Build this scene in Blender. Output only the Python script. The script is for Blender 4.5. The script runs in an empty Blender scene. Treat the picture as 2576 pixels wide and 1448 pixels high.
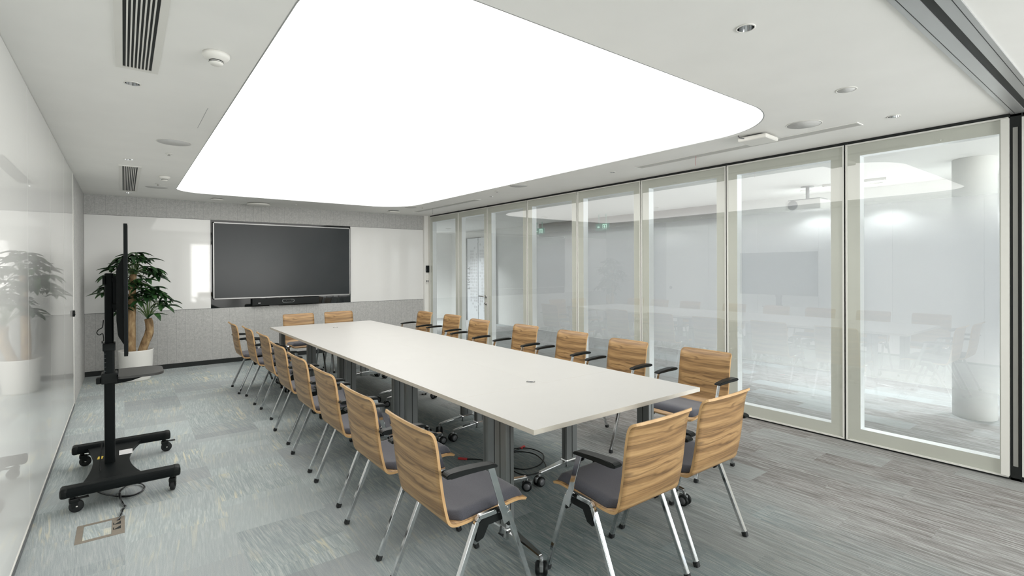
import bpy, bmesh, math, random
from mathutils import Vector, Matrix
random.seed(7)
SC = bpy.context.scene
COL = SC.collection
# ---------------------------------------------------------------- camera
YAW, PITCH, ROLL, FPX, HC = .6533, -.0030, -.0043, 1276.83, 1.5
F = Vector((math.sin(YAW)*math.cos(PITCH), math.cos(YAW)*math.cos(PITCH), math.sin(PITCH)))
R0 = Vector((math.cos(YAW), -math.sin(YAW), 0)); U0 = R0.cross(F)
R = R0*math.cos(ROLL)+U0*math.sin(ROLL); U = U0*math.cos(ROLL)-R0*math.sin(ROLL)
cd = bpy.data.cameras.new('camera'); cam = bpy.data.objects.new('camera', cd); COL.objects.link(cam)
cd.sensor_fit = 'HORIZONTAL'; cd.sensor_width = 36; cd.lens = 36*FPX/2576
cd.shift_y = -(724-678.54)/2576; cd.clip_start = .05
M = Matrix((R, U, -F)).transposed().to_4x4(); M.translation = (0, 0, HC); cam.matrix_world = M
SC.camera = cam
# ---------------------------------------------------------------- light, exposure
PANEL = 2.35          # radiance of the stretched luminous ceiling
w = bpy.data.worlds.new('world'); SC.world = w; w.use_nodes = True
w.node_tree.nodes['Background'].inputs[0].default_value = (.86, .93, 1, 1)
w.node_tree.nodes['Background'].inputs[1].default_value = 1.0
def area(name, loc, rot, sx, sy, e, col):
    ld = bpy.data.lights.new(name, 'AREA'); ld.shape = 'RECTANGLE'; ld.size = sx; ld.size_y = sy; ld.energy = e; ld.color = col
    o = bpy.data.objects.new(name, ld); COL.objects.link(o); o.location = loc; o.rotation_euler = rot; return o
# daylight through the window wall behind the camera and through the far windows of the next room
area('daylight_rear', (3.7, -4.0, 1.35), (math.pi/2, 0, 0), 3.6, 2.3, 260, (1, .985, .95))
area('daylight_next_room', (6.9, -3.7, 1.5), (math.pi/2, 0, 0), 2.0, 1.9, 130, (.88, .94, 1))
vs = SC.view_settings; vs.view_transform = 'Standard'; vs.look = 'None'; vs.exposure = 0.24; vs.gamma = 1
try: vs.use_curve_mapping = False
except Exception: pass
# ---------------------------------------------------------------- materials
def mat(name, col=(.8, .8, .8), rough=.5, metal=0, ior=1.5, emit=None, es=1, coat=0):
    m = bpy.data.materials.new(name); m.use_nodes = True
    b = m.node_tree.nodes['Principled BSDF']
    b.inputs['Base Color'].default_value = (*col, 1); b.inputs['Roughness'].default_value = rough
    b.inputs['Metallic'].default_value = metal; b.inputs['IOR'].default_value = ior
    if coat: b.inputs['Coat Weight'].default_value = coat; b.inputs['Coat Roughness'].default_value = .03
    if emit: b.inputs['Emission Color'].default_value = (*emit, 1); b.inputs['Emission Strength'].default_value = es
    return m
class NT:
    """small node helper"""
    def __init__(s, m): s.m = m; s.t = m.node_tree; s.b = s.t.nodes.get('Principled BSDF')
    def n(s, typ, **k):
        q = s.t.nodes.new(typ)
        for a, v in k.items():
            if a.startswith('_'): q.inputs[a[1:].replace('_', ' ')].default_value = v
            else: setattr(q, a, v)
        return q
    def l(s, a, b): s.t.links.new(a, b)
    def coord(s, kind='Object', scale=(1, 1, 1)):
        c = s.n('ShaderNodeTexCoord'); mp = s.n('ShaderNodeMapping'); mp.inputs['Scale'].default_value = scale
        s.l(c.outputs[kind], mp.inputs[0]); return mp.outputs[0]
    def noise(s, vec, scale, detail=3, dist=0):
        q = s.n('ShaderNodeTexNoise'); q.inputs['Scale'].default_value = scale; q.inputs['Detail'].default_value = detail
        q.inputs['Distortion'].default_value = dist; s.l(vec, q.inputs['Vector']); return q.outputs['Fac']
    def ramp(s, fac, stops):
        q = s.n('ShaderNodeValToRGB'); e = q.color_ramp.elements
        while len(e) < len(stops): e.new(.5)
        for i, (p, c) in enumerate(stops):
            e[i].position = p; e[i].color = (*c, 1) if len(c) == 3 else c
        s.l(fac, q.inputs[0]); return q.outputs[0]
    def mix(s, fac, a, b, typ='MIX'):
        q = s.n('ShaderNodeMix', data_type='RGBA', blend_type=typ)
        for v, i in ((fac, 0), (a, 6), (b, 7)):
            if hasattr(v, 'node'): s.l(v, q.inputs[i])
            else: q.inputs[i].default_value = v if not isinstance(v, tuple) or len(v) == 4 else (*v, 1)
        return q.outputs[2]
    def math(s, op, a, b=0, c=0):
        q = s.n('ShaderNodeMath', operation=op)
        for i, v in enumerate((a, b, c)):
            if hasattr(v, 'node'): s.l(v, q.inputs[i])
            else: q.inputs[i].default_value = v
        return q.outputs[0]
    def bump(s, h, st=.2, d=.01):
        q = s.n('ShaderNodeBump'); q.inputs['Strength'].default_value = st; q.inputs['Distance'].default_value = d
        s.l(h, q.inputs['Height']); s.l(q.outputs[0], s.b.inputs['Normal'])
# plain paints get a faint procedural mottling so none is a dead flat colour
def paint(name, col, rough=.5, amt=.03, sc=6, **k):
    m = mat(name, col, rough, **k); t = NT(m)
    f = t.noise(t.coord(), sc, 2)
    a = tuple(c*(1-amt) for c in col); b = tuple(min(1, c*(1+amt)) for c in col)
    t.l(t.ramp(f, [(.3, a), (.7, b)]), t.b.inputs['Base Color']); return m
WHITE = paint('ceiling_paint', (.91, .905, .88), .7, .015, 3)
WALLP = paint('wall_paint', (.86, .86, .83), .6, .015)
FRAME = paint('partition_frame', (.69, .685, .635), .3, .01)
FRAMEL = paint('partition_edge', (.76, .76, .72), .35, .01)
REVEAL = paint('partition_reveal', (.88, .90, .92), .35, .01)
BLACK = paint('black_plastic', (.006, .008, .008), .42, .1, ior=1.3)
BLACKM = paint('black_metal', (.005, .007, .0075), .42, .1, ior=1.22)
RUBBER = paint('dark_rubber', (.012, .014, .015), .7, .1)
TRACK = paint('track_aluminium', (.42, .43, .43), .35, .02, metal=.4)
DARKG = paint('gap_black', (.010, .013, .013), .6, .1)
ALU = paint('brushed_aluminium', (.22, .235, .235), .42, .03, metal=.4)
ALUD = paint('post_grey', (.09, .10, .105), .42, .03, metal=.3)
CHROME = paint('chrome', (.72, .73, .74), .08, .01, metal=1)
STEEL = paint('satin_steel', (.5, .5, .48), .25, .02, metal=1)
TABLE = paint('table_laminate', (.475, .470, .452), .35, .008)
TEDGE = paint('table_edge', (.66, .635, .57), .45, .02)  # greige tone: shade on the table sides put into the colour
POT = paint('pot_white', (.84, .83, .80), .4, .01)
SOIL = paint('soil', (.05, .035, .025), .9, .3, 60)
GREYP = paint('grey_plastic', (.10, .105, .11), .4, .05)
PLAST = paint('white_plastic', (.80, .79, .75), .4, .01)
GRILLE = paint('speaker_grille', (.62, .62, .61), .7, .03, 80)
SHELFM = paint('shelf_top', (.05, .05, .048), .42, .05)
BRONZE = paint('floor_box_bronze', (.33, .29, .24), .38, .04, 30, metal=.3)
RED = paint('red_plug', (.45, .03, .03), .4, .05)
YELL = paint('yellow_tag', (.75, .55, .06), .5, .05)
PAPER = paint('label_paper', (.7, .7, .7), .6, .02)
SEAL = paint('seal_grey', (.35, .35, .33), .6, .03)
WBOARD = paint('whiteboard_glass', (.80, .80, .785), .04, .004, ior=1.5)
DOORW = paint('far_door_white', (.72, .74, .76), .4, .01)
DOTG = paint('frost_dots', (.50, .51, .51), .5, .01)
def emis(name, col, s):
    m = bpy.data.materials.new(name); m.use_nodes = True; t = m.node_tree; t.nodes.clear()
    e = t.nodes.new('ShaderNodeEmission'); e.inputs[0].default_value = (*col, 1); e.inputs[1].default_value = s
    o = t.nodes.new('ShaderNodeOutputMaterial'); t.links.new(e.outputs[0], o.inputs[0]); return m
LUM = emis('luminous_membrane', (1, .985, .945), PANEL)
EXITG = mat('exit_green', (.02, .12, .08), .5, emit=(.1, .35, .25), es=.3)
EXITW = mat('exit_symbol', (.7, 1, .85), .5, emit=(.65, 1, .85), es=.9)
TUBE = emis('tube_light', (.93, .97, 1), 3.0)
# display glass
SCREEN = mat('display_screen', (.030, .036, .040), .25, ior=1.33); t = NT(SCREEN)
t.l(t.ramp(t.noise(t.coord(), 1.2, 2), [(.3, (.014, .020, .022)), (.7, (.020, .024, .026))]), t.b.inputs['Base Color'])
BGLASS = mat('black_gloss_glass', (.008, .011, .012), .03, ior=1.5)
# felt with vertical grooves (shade and lit edge painted as lines) every 12 cm
def felt(name, groove=True):
    m = mat(name, (.3, .3, .3), .95); t = NT(m)
    v = t.coord(); f = t.math('ADD', t.math('MULTIPLY', t.noise(v, 90, 3), .6), t.math('MULTIPLY', t.noise(v, 26, 3), .4))
    c = t.ramp(f, [(.32, (.39, .392, .385)), (.52, (.49, .49, .478)), (.72, (.60, .598, .58))])
    if groove:
        s = t.n('ShaderNodeSeparateXYZ'); t.l(v, s.inputs[0])
        x = t.math('MODULO', t.math('ADD', s.outputs[0], 50.0), .12)
        g = t.math('LESS_THAN', x, .006); h = t.math('MULTIPLY', t.math('LESS_THAN', t.math('SUBTRACT', x, .006), .004), t.math('GREATER_THAN', x, .006))
        c = t.mix(t.math('MULTIPLY', g, .5), c, (.26, .26, .26)); c = t.mix(t.math('MULTIPLY', h, .45), c, (.66, .66, .64))
    t.l(c, t.b.inputs['Base Color']); t.bump(f, .35, .004); return m
FELT = felt('grooved_felt'); FELTP = felt('plain_felt', False)
# back-painted glass of the left wall
LGLASS = mat('milky_wall_glass', (.88, .885, .865), .035, ior=1.6)
t = NT(LGLASS)
t.l(t.ramp(t.noise(t.coord(scale=(1, 1, .1)), 9, 2), [(.3, (.008,)*3), (.8, (.03,)*3)]), t.b.inputs['Roughness'])
# clear pane
def pane(name, ior, tint=(1, 1, 1), film=0):
    m = bpy.data.materials.new(name); m.use_nodes = True; t = NT(m); t.t.nodes.remove(t.b)
    o = t.t.nodes['Material Output']
    tr = t.n('ShaderNodeBsdfTransparent'); tr.inputs[0].default_value = (*tint, 1)
    last = tr.outputs[0]
    if film:
        g = t.n('ShaderNodeNewGeometry'); s = t.n('ShaderNodeSeparateXYZ'); t.l(g.outputs['Position'], s.inputs[0])
        mr = t.n('ShaderNodeMapRange', interpolation_type='SMOOTHSTEP'); t.l(s.outputs[2], mr.inputs[0])
        mr.inputs[1].default_value = .25; mr.inputs[2].default_value = 1.2
        m2 = t.n('ShaderNodeMapRange', interpolation_type='SMOOTHSTEP'); t.l(s.outputs[2], m2.inputs[0])
        m2.inputs[1].default_value = 2.25; m2.inputs[2].default_value = 1.6
        fac = t.math('MULTIPLY', t.math('MULTIPLY', mr.outputs[0], m2.outputs[0]), film)
        fac = t.math('ADD', fac, .05)
        d = t.n('ShaderNodeBsdfDiffuse'); d.inputs[0].default_value = (.74, .745, .77, 1)
        q = t.n('ShaderNodeBsdfTranslucent'); q.inputs[0].default_value = (.88, .89, .92, 1)
        mm = t.n('ShaderNodeMixShader'); mm.inputs[0].default_value = .55; t.l(d.outputs[0], mm.inputs[1]); t.l(q.outputs[0], mm.inputs[2])
        m3 = t.n('ShaderNodeMixShader'); t.l(fac, m3.inputs[0]); t.l(last, m3.inputs[1]); t.l(mm.outputs[0], m3.inputs[2]); last = m3.outputs[0]
    gl = t.n('ShaderNodeBsdfGlossy'); gl.inputs['Roughness'].default_value = 0.0
    ge = t.n('ShaderNodeNewGeometry'); dp = t.n('ShaderNodeVectorMath', operation='DOT_PRODUCT'); t.l(ge.outputs['Incoming'], dp.inputs[0]); t.l(ge.outputs['Normal'], dp.inputs[1])
    r0 = ((ior-1)/(ior+1))**2
    k5 = t.math('POWER', t.math('SUBTRACT', 1.0, t.math('ABSOLUTE', dp.outputs['Value'])), 5)
    fr = t.math('MULTIPLY', t.math('ADD', r0, t.math('MULTIPLY', k5, 1-r0)), t.math('SUBTRACT', 1.0, ge.outputs['Backfacing']))
    mx = t.n('ShaderNodeMixShader'); t.l(fr, mx.inputs[0]); t.l(last, mx.inputs[1]); t.l(gl.outputs[0], mx.inputs[2])
    t.l(mx.outputs[0], o.inputs[0]); return m
FRONTG = pane('front_glass', 2.2, (.97, .98, .97))
FILMA = pane('frost_film', 1.05, film=.88); FILMB = pane('light_frost_film', 1.05, film=.22)
# carpet tiles
CARPET = mat('carpet_tiles', (.3, .33, .34), .95); t = NT(CARPET)
co = t.coord(); sp = t.n('ShaderNodeSeparateXYZ'); t.l(co, sp.inputs[0])
def tiles(wx, wy, off):
    # returns per tile random value 0..1 ; tiles wx wide in x, wy long in y, staggered
    ix = t.math('FLOOR', t.math('DIVIDE', sp.outputs[0], wx))
    iy = t.math('FLOOR', t.math('ADD', t.math('DIVIDE', sp.outputs[1], wy), t.math('MULTIPLY', ix, off)))
    c = t.n('ShaderNodeCombineXYZ'); t.l(ix, c.inputs[0]); t.l(iy, c.inputs[1])
    q = t.n('ShaderNodeTexWhiteNoise', noise_dimensions='3D'); t.l(c.outputs[0], q.inputs[0]); return q.outputs['Value'], q.outputs['Color']
ra, rac = tiles(.25, 1.0, .37)
rb, rbc = tiles(.50, .50, .5)
def streak(sx, sy, rnd, dist):
    mp = t.n('ShaderNodeMapping'); mp.inputs['Scale'].default_value = (sx, sy, 1)
    ad = t.n('ShaderNodeVectorMath', operation='ADD'); t.l(co, ad.inputs[0]); t.l(rnd, ad.inputs[1]); t.l(ad.outputs[0], mp.inputs[0])
    return t.noise(mp.outputs[0], 1, 4, dist)
# brown-grey plank side: streaks along y
sa = t.math('ADD', t.math('MULTIPLY', streak(120, 3.4, rac, .5), .6), t.math('MULTIPLY', streak(280, 12, rac, 0), .4))
cw = t.ramp(sa, [(.40, (.145, .132, .125)), (.5, (.26, .245, .235)), (.59, (.43, .43, .42))])
cw = t.mix(t.math('MULTIPLY', t.math('POWER', ra, 2.5), .75), cw, (.38, .41, .405)); 
# blue side: brush strokes, direction swings slowly
rot = t.n('ShaderNodeVectorRotate', rotation_type='Z_AXIS'); t.l(co, rot.inputs[0])
t.l(t.math('MULTIPLY', t.math('SUBTRACT', rb, .5), .35), rot.inputs['Angle'])
co2 = rot.outputs[0]
def streak2(sx, sy, rnd, dist):
    mp = t.n('ShaderNodeMapping'); mp.inputs['Scale'].default_value = (sx, sy, 1)
    ad = t.n('ShaderNodeVectorMath', operation='ADD'); t.l(co2, ad.inputs[0]); t.l(rnd, ad.inputs[1]); t.l(ad.outputs[0], mp.inputs[0])
    return t.noise(mp.outputs[0], 1, 4, dist)
sb = t.math('ADD', t.math('MULTIPLY', streak2(115, 5.5, rbc, .5), .6), t.math('MULTIPLY', streak2(260, 14, rbc, .3), .4))
cb = t.ramp(sb, [(.38, (.35, .40, .41)), (.5, (.43, .485, .49)), (.62, (.58, .615, .605))])
yel = t.ramp(streak2(42, 2.6, rbc, .8), [(.54, (0, 0, 0)), (.63, (1, 1, 1))])
yel2 = t.ramp(t.noise(co, 2.4, 1), [(.42, (0, 0, 0)), (.58, (1, 1, 1))])
cb = t.mix(t.math('MULTIPLY', t.math('MULTIPLY', yel, yel2), .75), cb, (.72, .68, .53))
rc, rcc = tiles(.5, .25, .41)
cb = t.mix(t.math('MULTIPLY', t.math('POWER', rc, 1.5), .75), cb, (.35, .37, .385)); cb = t.mix(t.math('MULTIPLY', t.math('POWER', rb, 3), .6), cb, (.52, .57, .575))
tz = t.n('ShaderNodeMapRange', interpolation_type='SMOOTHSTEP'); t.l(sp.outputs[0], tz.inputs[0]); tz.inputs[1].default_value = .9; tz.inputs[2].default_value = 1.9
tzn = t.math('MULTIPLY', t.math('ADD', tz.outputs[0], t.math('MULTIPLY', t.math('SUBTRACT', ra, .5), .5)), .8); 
cb = t.mix(t.math('MAXIMUM', t.math('MINIMUM', tzn, 1.0), 0.0), cb, t.ramp(sb, [(.38, (.105, .150, .158)), (.5, (.175, .222, .226)), (.63, (.33, .34, .32))]))  # darker teal near and under the table: shade put into the carpet colour
# zone: from blue (left) to brown (right), broken up per plank
z = t.math('ADD', sp.outputs[0], t.math('MULTIPLY', t.math('SUBTRACT', t.noise(co, .9, 3), .5), 2.2))
z = t.math('ADD', z, t.math('MULTIPLY', t.math('SUBTRACT', ra, .5), .9))
mrz = t.n('ShaderNodeMapRange', interpolation_type='SMOOTHSTEP'); t.l(z, mrz.inputs[0]); mrz.inputs[1].default_value = 2.0; mrz.inputs[2].default_value = 3.7
cc = t.mix(mrz.outputs[0], cb, cw)
fine = t.noise(co, 320, 2)
cc = t.mix(.35, cc, t.ramp(fine, [(.3, (.16, .165, .165)), (.7, (.52, .53, .52))]), 'OVERLAY')
t.l(cc, t.b.inputs['Base Color']); t.bump(t.math('ADD', fine, sb), .25, .003)
# plywood veneer
def wood(name, a, b, c):
    m = mat(name, b, .42); t = NT(m); co = t.coord(scale=(1, 1, 1))
    sp = t.n('ShaderNodeSeparateXYZ'); t.l(co, sp.inputs[0])
    # grain height follows the sheet: z on the back, x on the seat
    g = t.math('SUBTRACT', sp.outputs[2], sp.outputs[0])
    cb = t.n('ShaderNodeCombineXYZ'); t.l(g, cb.inputs[0]); t.l(sp.outputs[1], cb.inputs[1])
    wv = t.n('ShaderNodeMapping'); wv.inputs['Scale'].default_value = (1, .22, 1); t.l(cb.outputs[0], wv.inputs[0])
    low = t.noise(wv.outputs[0], 7, 2, 1.3)
    k = t.n('ShaderNodeTexVoronoi'); k.inputs['Scale'].default_value = 4.5
    km = t.n('ShaderNodeMapping'); km.inputs['Scale'].default_value = (1.6, .7, 1); km.inputs['Location'].default_value = (.31, .1, 0)
    t.l(cb.outputs[0], km.inputs[0]); t.l(km.outputs[0], k.inputs['Vector'])
    kd = k.outputs['Distance']
    band = t.math('ADD', t.math('MULTIPLY', g, 30), t.math('MULTIPLY', low, 4))
    band = t.math('ADD', band, t.math('DIVIDE', .10, t.math('ADD', kd, .10)))
    sn = t.math('ADD', t.math('MULTIPLY', t.math('SINE', t.math('MULTIPLY', band, 2.2)), .5), .5)
    fn = t.n('ShaderNodeMapping'); fn.inputs['Scale'].default_value = (150, 5, 1); t.l(cb.outputs[0], fn.inputs[0])
    f2 = t.noise(fn.outputs[0], 1, 3, .3)
    fm = t.n('ShaderNodeMapping'); fm.inputs['Scale'].default_value = (38, 2.0, 1); t.l(cb.outputs[0], fm.inputs[0])
    f3 = t.noise(fm.outputs[0], 1, 3, .5)
    ln = t.math('POWER', t.math('ADD', t.math('MULTIPLY', t.math('SINE', t.math('MULTIPLY', band, 5.3)), .5), .5), 7)
    ms = t.n('ShaderNodeMapping'); ms.inputs['Scale'].default_value = (9, 1.6, 1); t.l(cb.outputs[0], ms.inputs[0])
    lmask = t.math('MULTIPLY', ln, t.ramp(t.noise(ms.outputs[0], 1, 2, .8), [(.38, (0, 0, 0)), (.62, (1, 1, 1))]))
    f = t.math('ADD', t.math('ADD', t.math('MULTIPLY', sn, .17), t.math('MULTIPLY', f2, .40)), t.math('MULTIPLY', f3, .43))
    col = t.ramp(f, [(.30, a), (.5, b), (.68, c)])
    col = t.mix(t.math('MULTIPLY', lmask, .62), col, (.12, .062, .024))
    knot = t.ramp(kd, [(.04, (1, 1, 1)), (.13, (0, 0, 0))])
    col = t.mix(t.math('MULTIPLY', knot, .65), col, (.10, .055, .025))
    t.l(col, t.b.inputs['Base Color']); return m
WOOD = wood('oak_veneer', (.14, .078, .033), (.335, .198, .083), (.48, .305, .138))
PLY = mat('plywood_edge', (.6, .38, .17), .5); t = NT(PLY)
spz = t.noise(t.coord(), 14, 1); t.l(t.ramp(spz, [(.3, (.50, .30, .13)), (.7, (.62, .40, .19))]), t.b.inputs['Base Color'])
PAD = mat('seat_fabric', (.07, .068, .08), .85); t = NT(PAD)
f = t.noise(t.coord(), 420, 2); t.l(t.ramp(f, [(.3, (.038, .040, .052)), (.7, (.068, .070, .088))]), t.b.inputs['Base Color'])
t.b.inputs['Sheen Weight'].default_value = .25; t.bump(f, .2, .002)
BARK = mat('bark', (.3, .2, .1), .8); t = NT(BARK)
f = t.noise(t.coord(scale=(1, 1, .35)), 22, 4, .5); t.l(t.ramp(f, [(.3, (.13, .075, .035)), (.5, (.34, .22, .11)), (.7, (.52, .38, .21))]), t.b.inputs['Base Color']); t.bump(f, .6, .01)
LEAF = mat('leaf', (.03, .1, .03), .38); t = NT(LEAF)
f = t.noise(t.coord(), 9, 2); t.l(t.ramp(f, [(.3, (.007, .026, .009)), (.55, (.018, .060, .017)), (.75, (.05, .125, .03))]), t.b.inputs['Base Color'])
STEM = paint('green_stem', (.10, .17, .05), .5, .1)
# ---------------------------------------------------------------- mesh helpers
class MB:
    def __init__(s): s.bm = bmesh.new(); s.smooth = []
    def box(s, lo, hi, mi=0, bev=0, rot=None, seg=2):
        lo = Vector(lo); hi = Vector(hi); c = (lo+hi)/2; d = hi-lo
        r = bmesh.ops.create_cube(s.bm, size=1); vs = r['verts']
        bmesh.ops.scale(s.bm, verts=vs, vec=d)
        fs = set(f for v in vs for f in v.link_faces)
        if bev:
            es = list(set(e for v in vs for e in v.link_edges))
            rr = bmesh.ops.bevel(s.bm, geom=es, offset=bev, segments=seg, affect='EDGES', profile=.6)
            vs = list(set(rr['verts']) | set(v for v in vs if v.is_valid)); fs = set(f for v in vs for f in v.link_faces)
        if rot is not None: bmesh.ops.rotate(s.bm, verts=vs, cent=(0, 0, 0), matrix=rot)
        bmesh.ops.translate(s.bm, verts=vs, vec=c)
        for f in fs: f.material_index = mi
        return s
    def beam(s, a, b, w, h, mi=0, up=(0, 0, 1), bev=0, w2=None, h2=None):
        a = Vector(a); b = Vector(b); d = (b-a).normalized(); u = Vector(up)
        if abs(d.dot(u)) > .98: u = Vector((0, 1, 0))
        x = d.cross(u).normalized(); y = x.cross(d); w2 = w2 or w; h2 = h2 or h
        A = [s.bm.verts.new(a+x*sx*w/2+y*sy*h/2) for sx, sy in ((-1, -1), (1, -1), (1, 1), (-1, 1))]
        B = [s.bm.verts.new(b+x*sx*w2/2+y*sy*h2/2) for sx, sy in ((-1, -1), (1, -1), (1, 1), (-1, 1))]
        fs = [s.bm.faces.new(A[::-1]), s.bm.faces.new(B)]
        for i in range(4): fs.append(s.bm.faces.new((A[i], A[(i+1) % 4], B[(i+1) % 4], B[i])))
        for f in fs: f.material_index = mi
        if bev: bmesh.ops.bevel(s.bm, geom=list(set(e for f in fs for e in f.edges)), offset=bev, segments=2, affect='EDGES')
        return s
    def tube(s, pts, r, n=10, mi=0, cap=True):
        pts = [Vector(p) for p in pts]; N = len(pts); rs = r if isinstance(r, (list, tuple)) else [r]*N
        ref = Vector((0, 0, 1)); rings = []; px = None
        for i, p in enumerate(pts):
            d = (pts[min(i+1, N-1)]-pts[max(i-1, 0)]).normalized()
            if px is None:
                q = ref if abs(d.dot(ref)) < .95 else Vector((1, 0, 0)); px = d.cross(q).normalized()
            px = (px-d*px.dot(d)).normalized(); py = d.cross(px)
            rings.append([s.bm.verts.new(p+(px*math.cos(2*math.pi*k/n)+py*math.sin(2*math.pi*k/n))*rs[i]) for k in range(n)])
        for a, b in zip(rings, rings[1:]):
            for k in range(n):
                f = s.bm.faces.new((a[k], a[(k+1) % n], b[(k+1) % n], b[k])); f.smooth = True; f.material_index = mi
        if cap:
            for q in (rings[0][::-1], rings[-1]):
                f = s.bm.faces.new(q); f.material_index = mi
        return s
    def lathe(s, prof, c=(0, 0, 0), axis='z', n=32, mi=0, sx=1, sy=1, cap=True):
        c = Vector(c); rings = []
        for r, h in prof:
            ring = []
            for k in range(n):
                a = 2*math.pi*k/n; u, v = r*math.cos(a)*sx, r*math.sin(a)*sy
                p = {'z': (u, v, h), 'x': (h, u, v), 'y': (u, h, v)}[axis]
                ring.append(s.bm.verts.new(c+Vector(p)))
            rings.append(ring)
        for a, b in zip(rings, rings[1:]):
            for k in range(n):
                f = s.bm.faces.new((a[k], a[(k+1) % n], b[(k+1) % n], b[k])); f.smooth = True; f.material_index = mi
        for q in ((rings[0], rings[-1]) if cap else ()):
            try: f = s.bm.faces.new(q); f.material_index = mi
            except Exception: pass
        return s
    def prism(s, pts, a, b, axis='y', mi=0, bev=0):
        """2-D outline extruded along axis between a and b"""
        def P(p, h): return {'y': (p[0], h, p[1]), 'x': (h, p[0], p[1]), 'z': (p[0], p[1], h)}[axis]
        A = [s.bm.verts.new(P(p, a)) for p in pts]; B = [s.bm.verts.new(P(p, b)) for p in pts]; n = len(pts)
        fs = [s.bm.faces.new(A), s.bm.faces.new(B[::-1])]
        for i in range(n): fs.append(s.bm.faces.new((A[(i+1) % n], A[i], B[i], B[(i+1) % n])))
        for f in fs: f.material_index = mi
        if bev: bmesh.ops.bevel(s.bm, geom=list(set(e for f in fs for e in f.edges)), offset=bev, segments=2, affect='EDGES')
        return s
    def build(s, name, mats, parent=None, loc=None, label=None, cat=None, group=None, kind=None, rotz=0):
        bmesh.ops.recalc_face_normals(s.bm, faces=s.bm.faces)
        me = bpy.data.meshes.new(name); s.bm.to_mesh(me); s.bm.free()
        for m in (mats if isinstance(mats, (list, tuple)) else [mats]): me.materials.append(m)
        o = bpy.data.objects.new(name, me); COL.objects.link(o)
        if parent: o.parent = parent
        if loc: o.location = loc
        if rotz: o.rotation_euler[2] = rotz
        tag(o, label, cat, group, kind); return o
def tag(o, label=None, cat=None, group=None, kind=None):
    for k, v in (('label', label), ('category', cat), ('group', group), ('kind', kind)):
        if v: o[k] = v
def thing(name, label, cat, loc=(0, 0, 0), rotz=0, group=None):
    o = bpy.data.objects.new(name, None); COL.objects.link(o); o.location = loc; o.rotation_euler = (0, 0, rotz)
    o.empty_display_size = .1; tag(o, label, cat, group); return o
def copy_tree(o, parent=None):
    c = o.copy(); COL.objects.link(c)
    if parent: c.parent = parent
    for ch in o.children: copy_tree(ch, c)
    return c
def dup(root, loc, rotz=None, label=None, group=None):
    c = copy_tree(root); c.location = loc
    if rotz is not None: c.rotation_euler = (0, 0, rotz)
    tag(c, label, None, group); return c
def S(name, mb, m): return mb.build(name, m, kind='structure')
# ---------------------------------------------------------------- room
XL, XP, YB, ZC = -.440, 4.937, 9.3085, 2.573
XF, YF, YN = 8.05, -3.6, 13.6      # far wall of the next room, rear wall, far end
S('floor', MB().box((XL-.2, YF, -.08), (XF, YN, 0)), CARPET)
# ceiling with an opening for the luminous panel
def rrect(x0, y0, x1, y1, rads, n=14):
    """rounded rectangle, corners order: (x0,y0),(x1,y0),(x1,y1),(x0,y1)"""
    out = []
    cs = [(x0, y0, math.pi, rads[0]), (x1, y0, 1.5*math.pi, rads[1]), (x1, y1, 0, rads[2]), (x0, y1, .5*math.pi, rads[3])]
    for x, y, a0, r in cs:
        cx = x+r if x == x0 else x-r; cy = y+r if y == y0 else y-r
        for k in range(n+1):
            a = a0+.5*math.pi*k/n; out.append((cx+r*math.cos(a), cy+r*math.sin(a)))
    return out
LX0, LX1, LY0, LY1 = .556, 3.95, 1.70, 8.36
hole = rrect(LX0, LY0, LX1, LY1, (.45, .62, .62, .36))
bm = bmesh.new()
outer = [(XL-.2, YF), (XF, YF), (XF, YN), (XL-.2, YN)]
def loop(pts, z):
    v = [bm.verts.new((x, y, z)) for x, y in pts]
    return v, [bm.edges.new((v[i], v[(i+1) % len(v)])) for i in range(len(v))]
v1, e1 = loop(outer, ZC); v2, e2 = loop(hole, ZC)
DL = ((.046, 3.645, 'chrome downlight just past the nearer air grille', .036), (.048, 6.155, 'chrome downlight just before the farther air grille', .036), (.064, 8.81, 'downlight between the farther air grille and the back wall', .034),
      (2.22, 1.17, 'chrome downlight at the top right, nearest of all', .036), (4.37, 1.22, 'chrome downlight near the sliding ceiling track corner', .036), (4.353, 3.828, 'chrome downlight between the two linear ceiling slots', .028),
      (4.363, 6.2, 'downlight just past the end of the farther ceiling slot', .028), (4.463, 8.846, 'downlight in the far right ceiling corner', .028), (2.26, 8.856, 'downlight above the wall display beside the round access point', .028))
for x, y, l, rr_ in DL:
    e2 = e2+loop([(x+rr_*math.cos(2*math.pi*k/24), y+rr_*math.sin(2*math.pi*k/24)) for k in range(24)], ZC)[1]
bmesh.ops.triangle_fill(bm, edges=e1+e2, use_beauty=True)
g = bmesh.ops.extrude_face_region(bm, geom=list(bm.faces))
bmesh.ops.translate(bm, verts=[v for v in g['geom'] if isinstance(v, bmesh.types.BMVert)], vec=(0, 0, .12))
mb = MB(); mb.bm.free(); mb.bm = bm; S('ceiling', mb, WHITE)
t_ = thing('ceiling_light', 'huge rounded rectangular stretched luminous ceiling panel above the conference table', 'ceiling light', ((LX0+LX1)/2, (LY0+LY1)/2, ZC))
mb = MB(); cx, cy = (LX0+LX1)/2, (LY0+LY1)/2
mb.prism([(x-cx, y-cy) for x, y in hole], .006, .03, 'z'); mb.build('luminous_membrane', LUM, t_)
mb = MB(); inn = rrect(LX0+.006, LY0+.006, LX1-.006, LY1-.006, (.45, .62, .62, .36))
A = [mb.bm.verts.new((x-cx, y-cy, -.001)) for x, y in hole]; B = [mb.bm.verts.new((x-cx, y-cy, -.001)) for x, y in inn]
C_ = [mb.bm.verts.new((x-cx, y-cy, .004)) for x, y in hole]; D_ = [mb.bm.verts.new((x-cx, y-cy, .004)) for x, y in inn]
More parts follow.
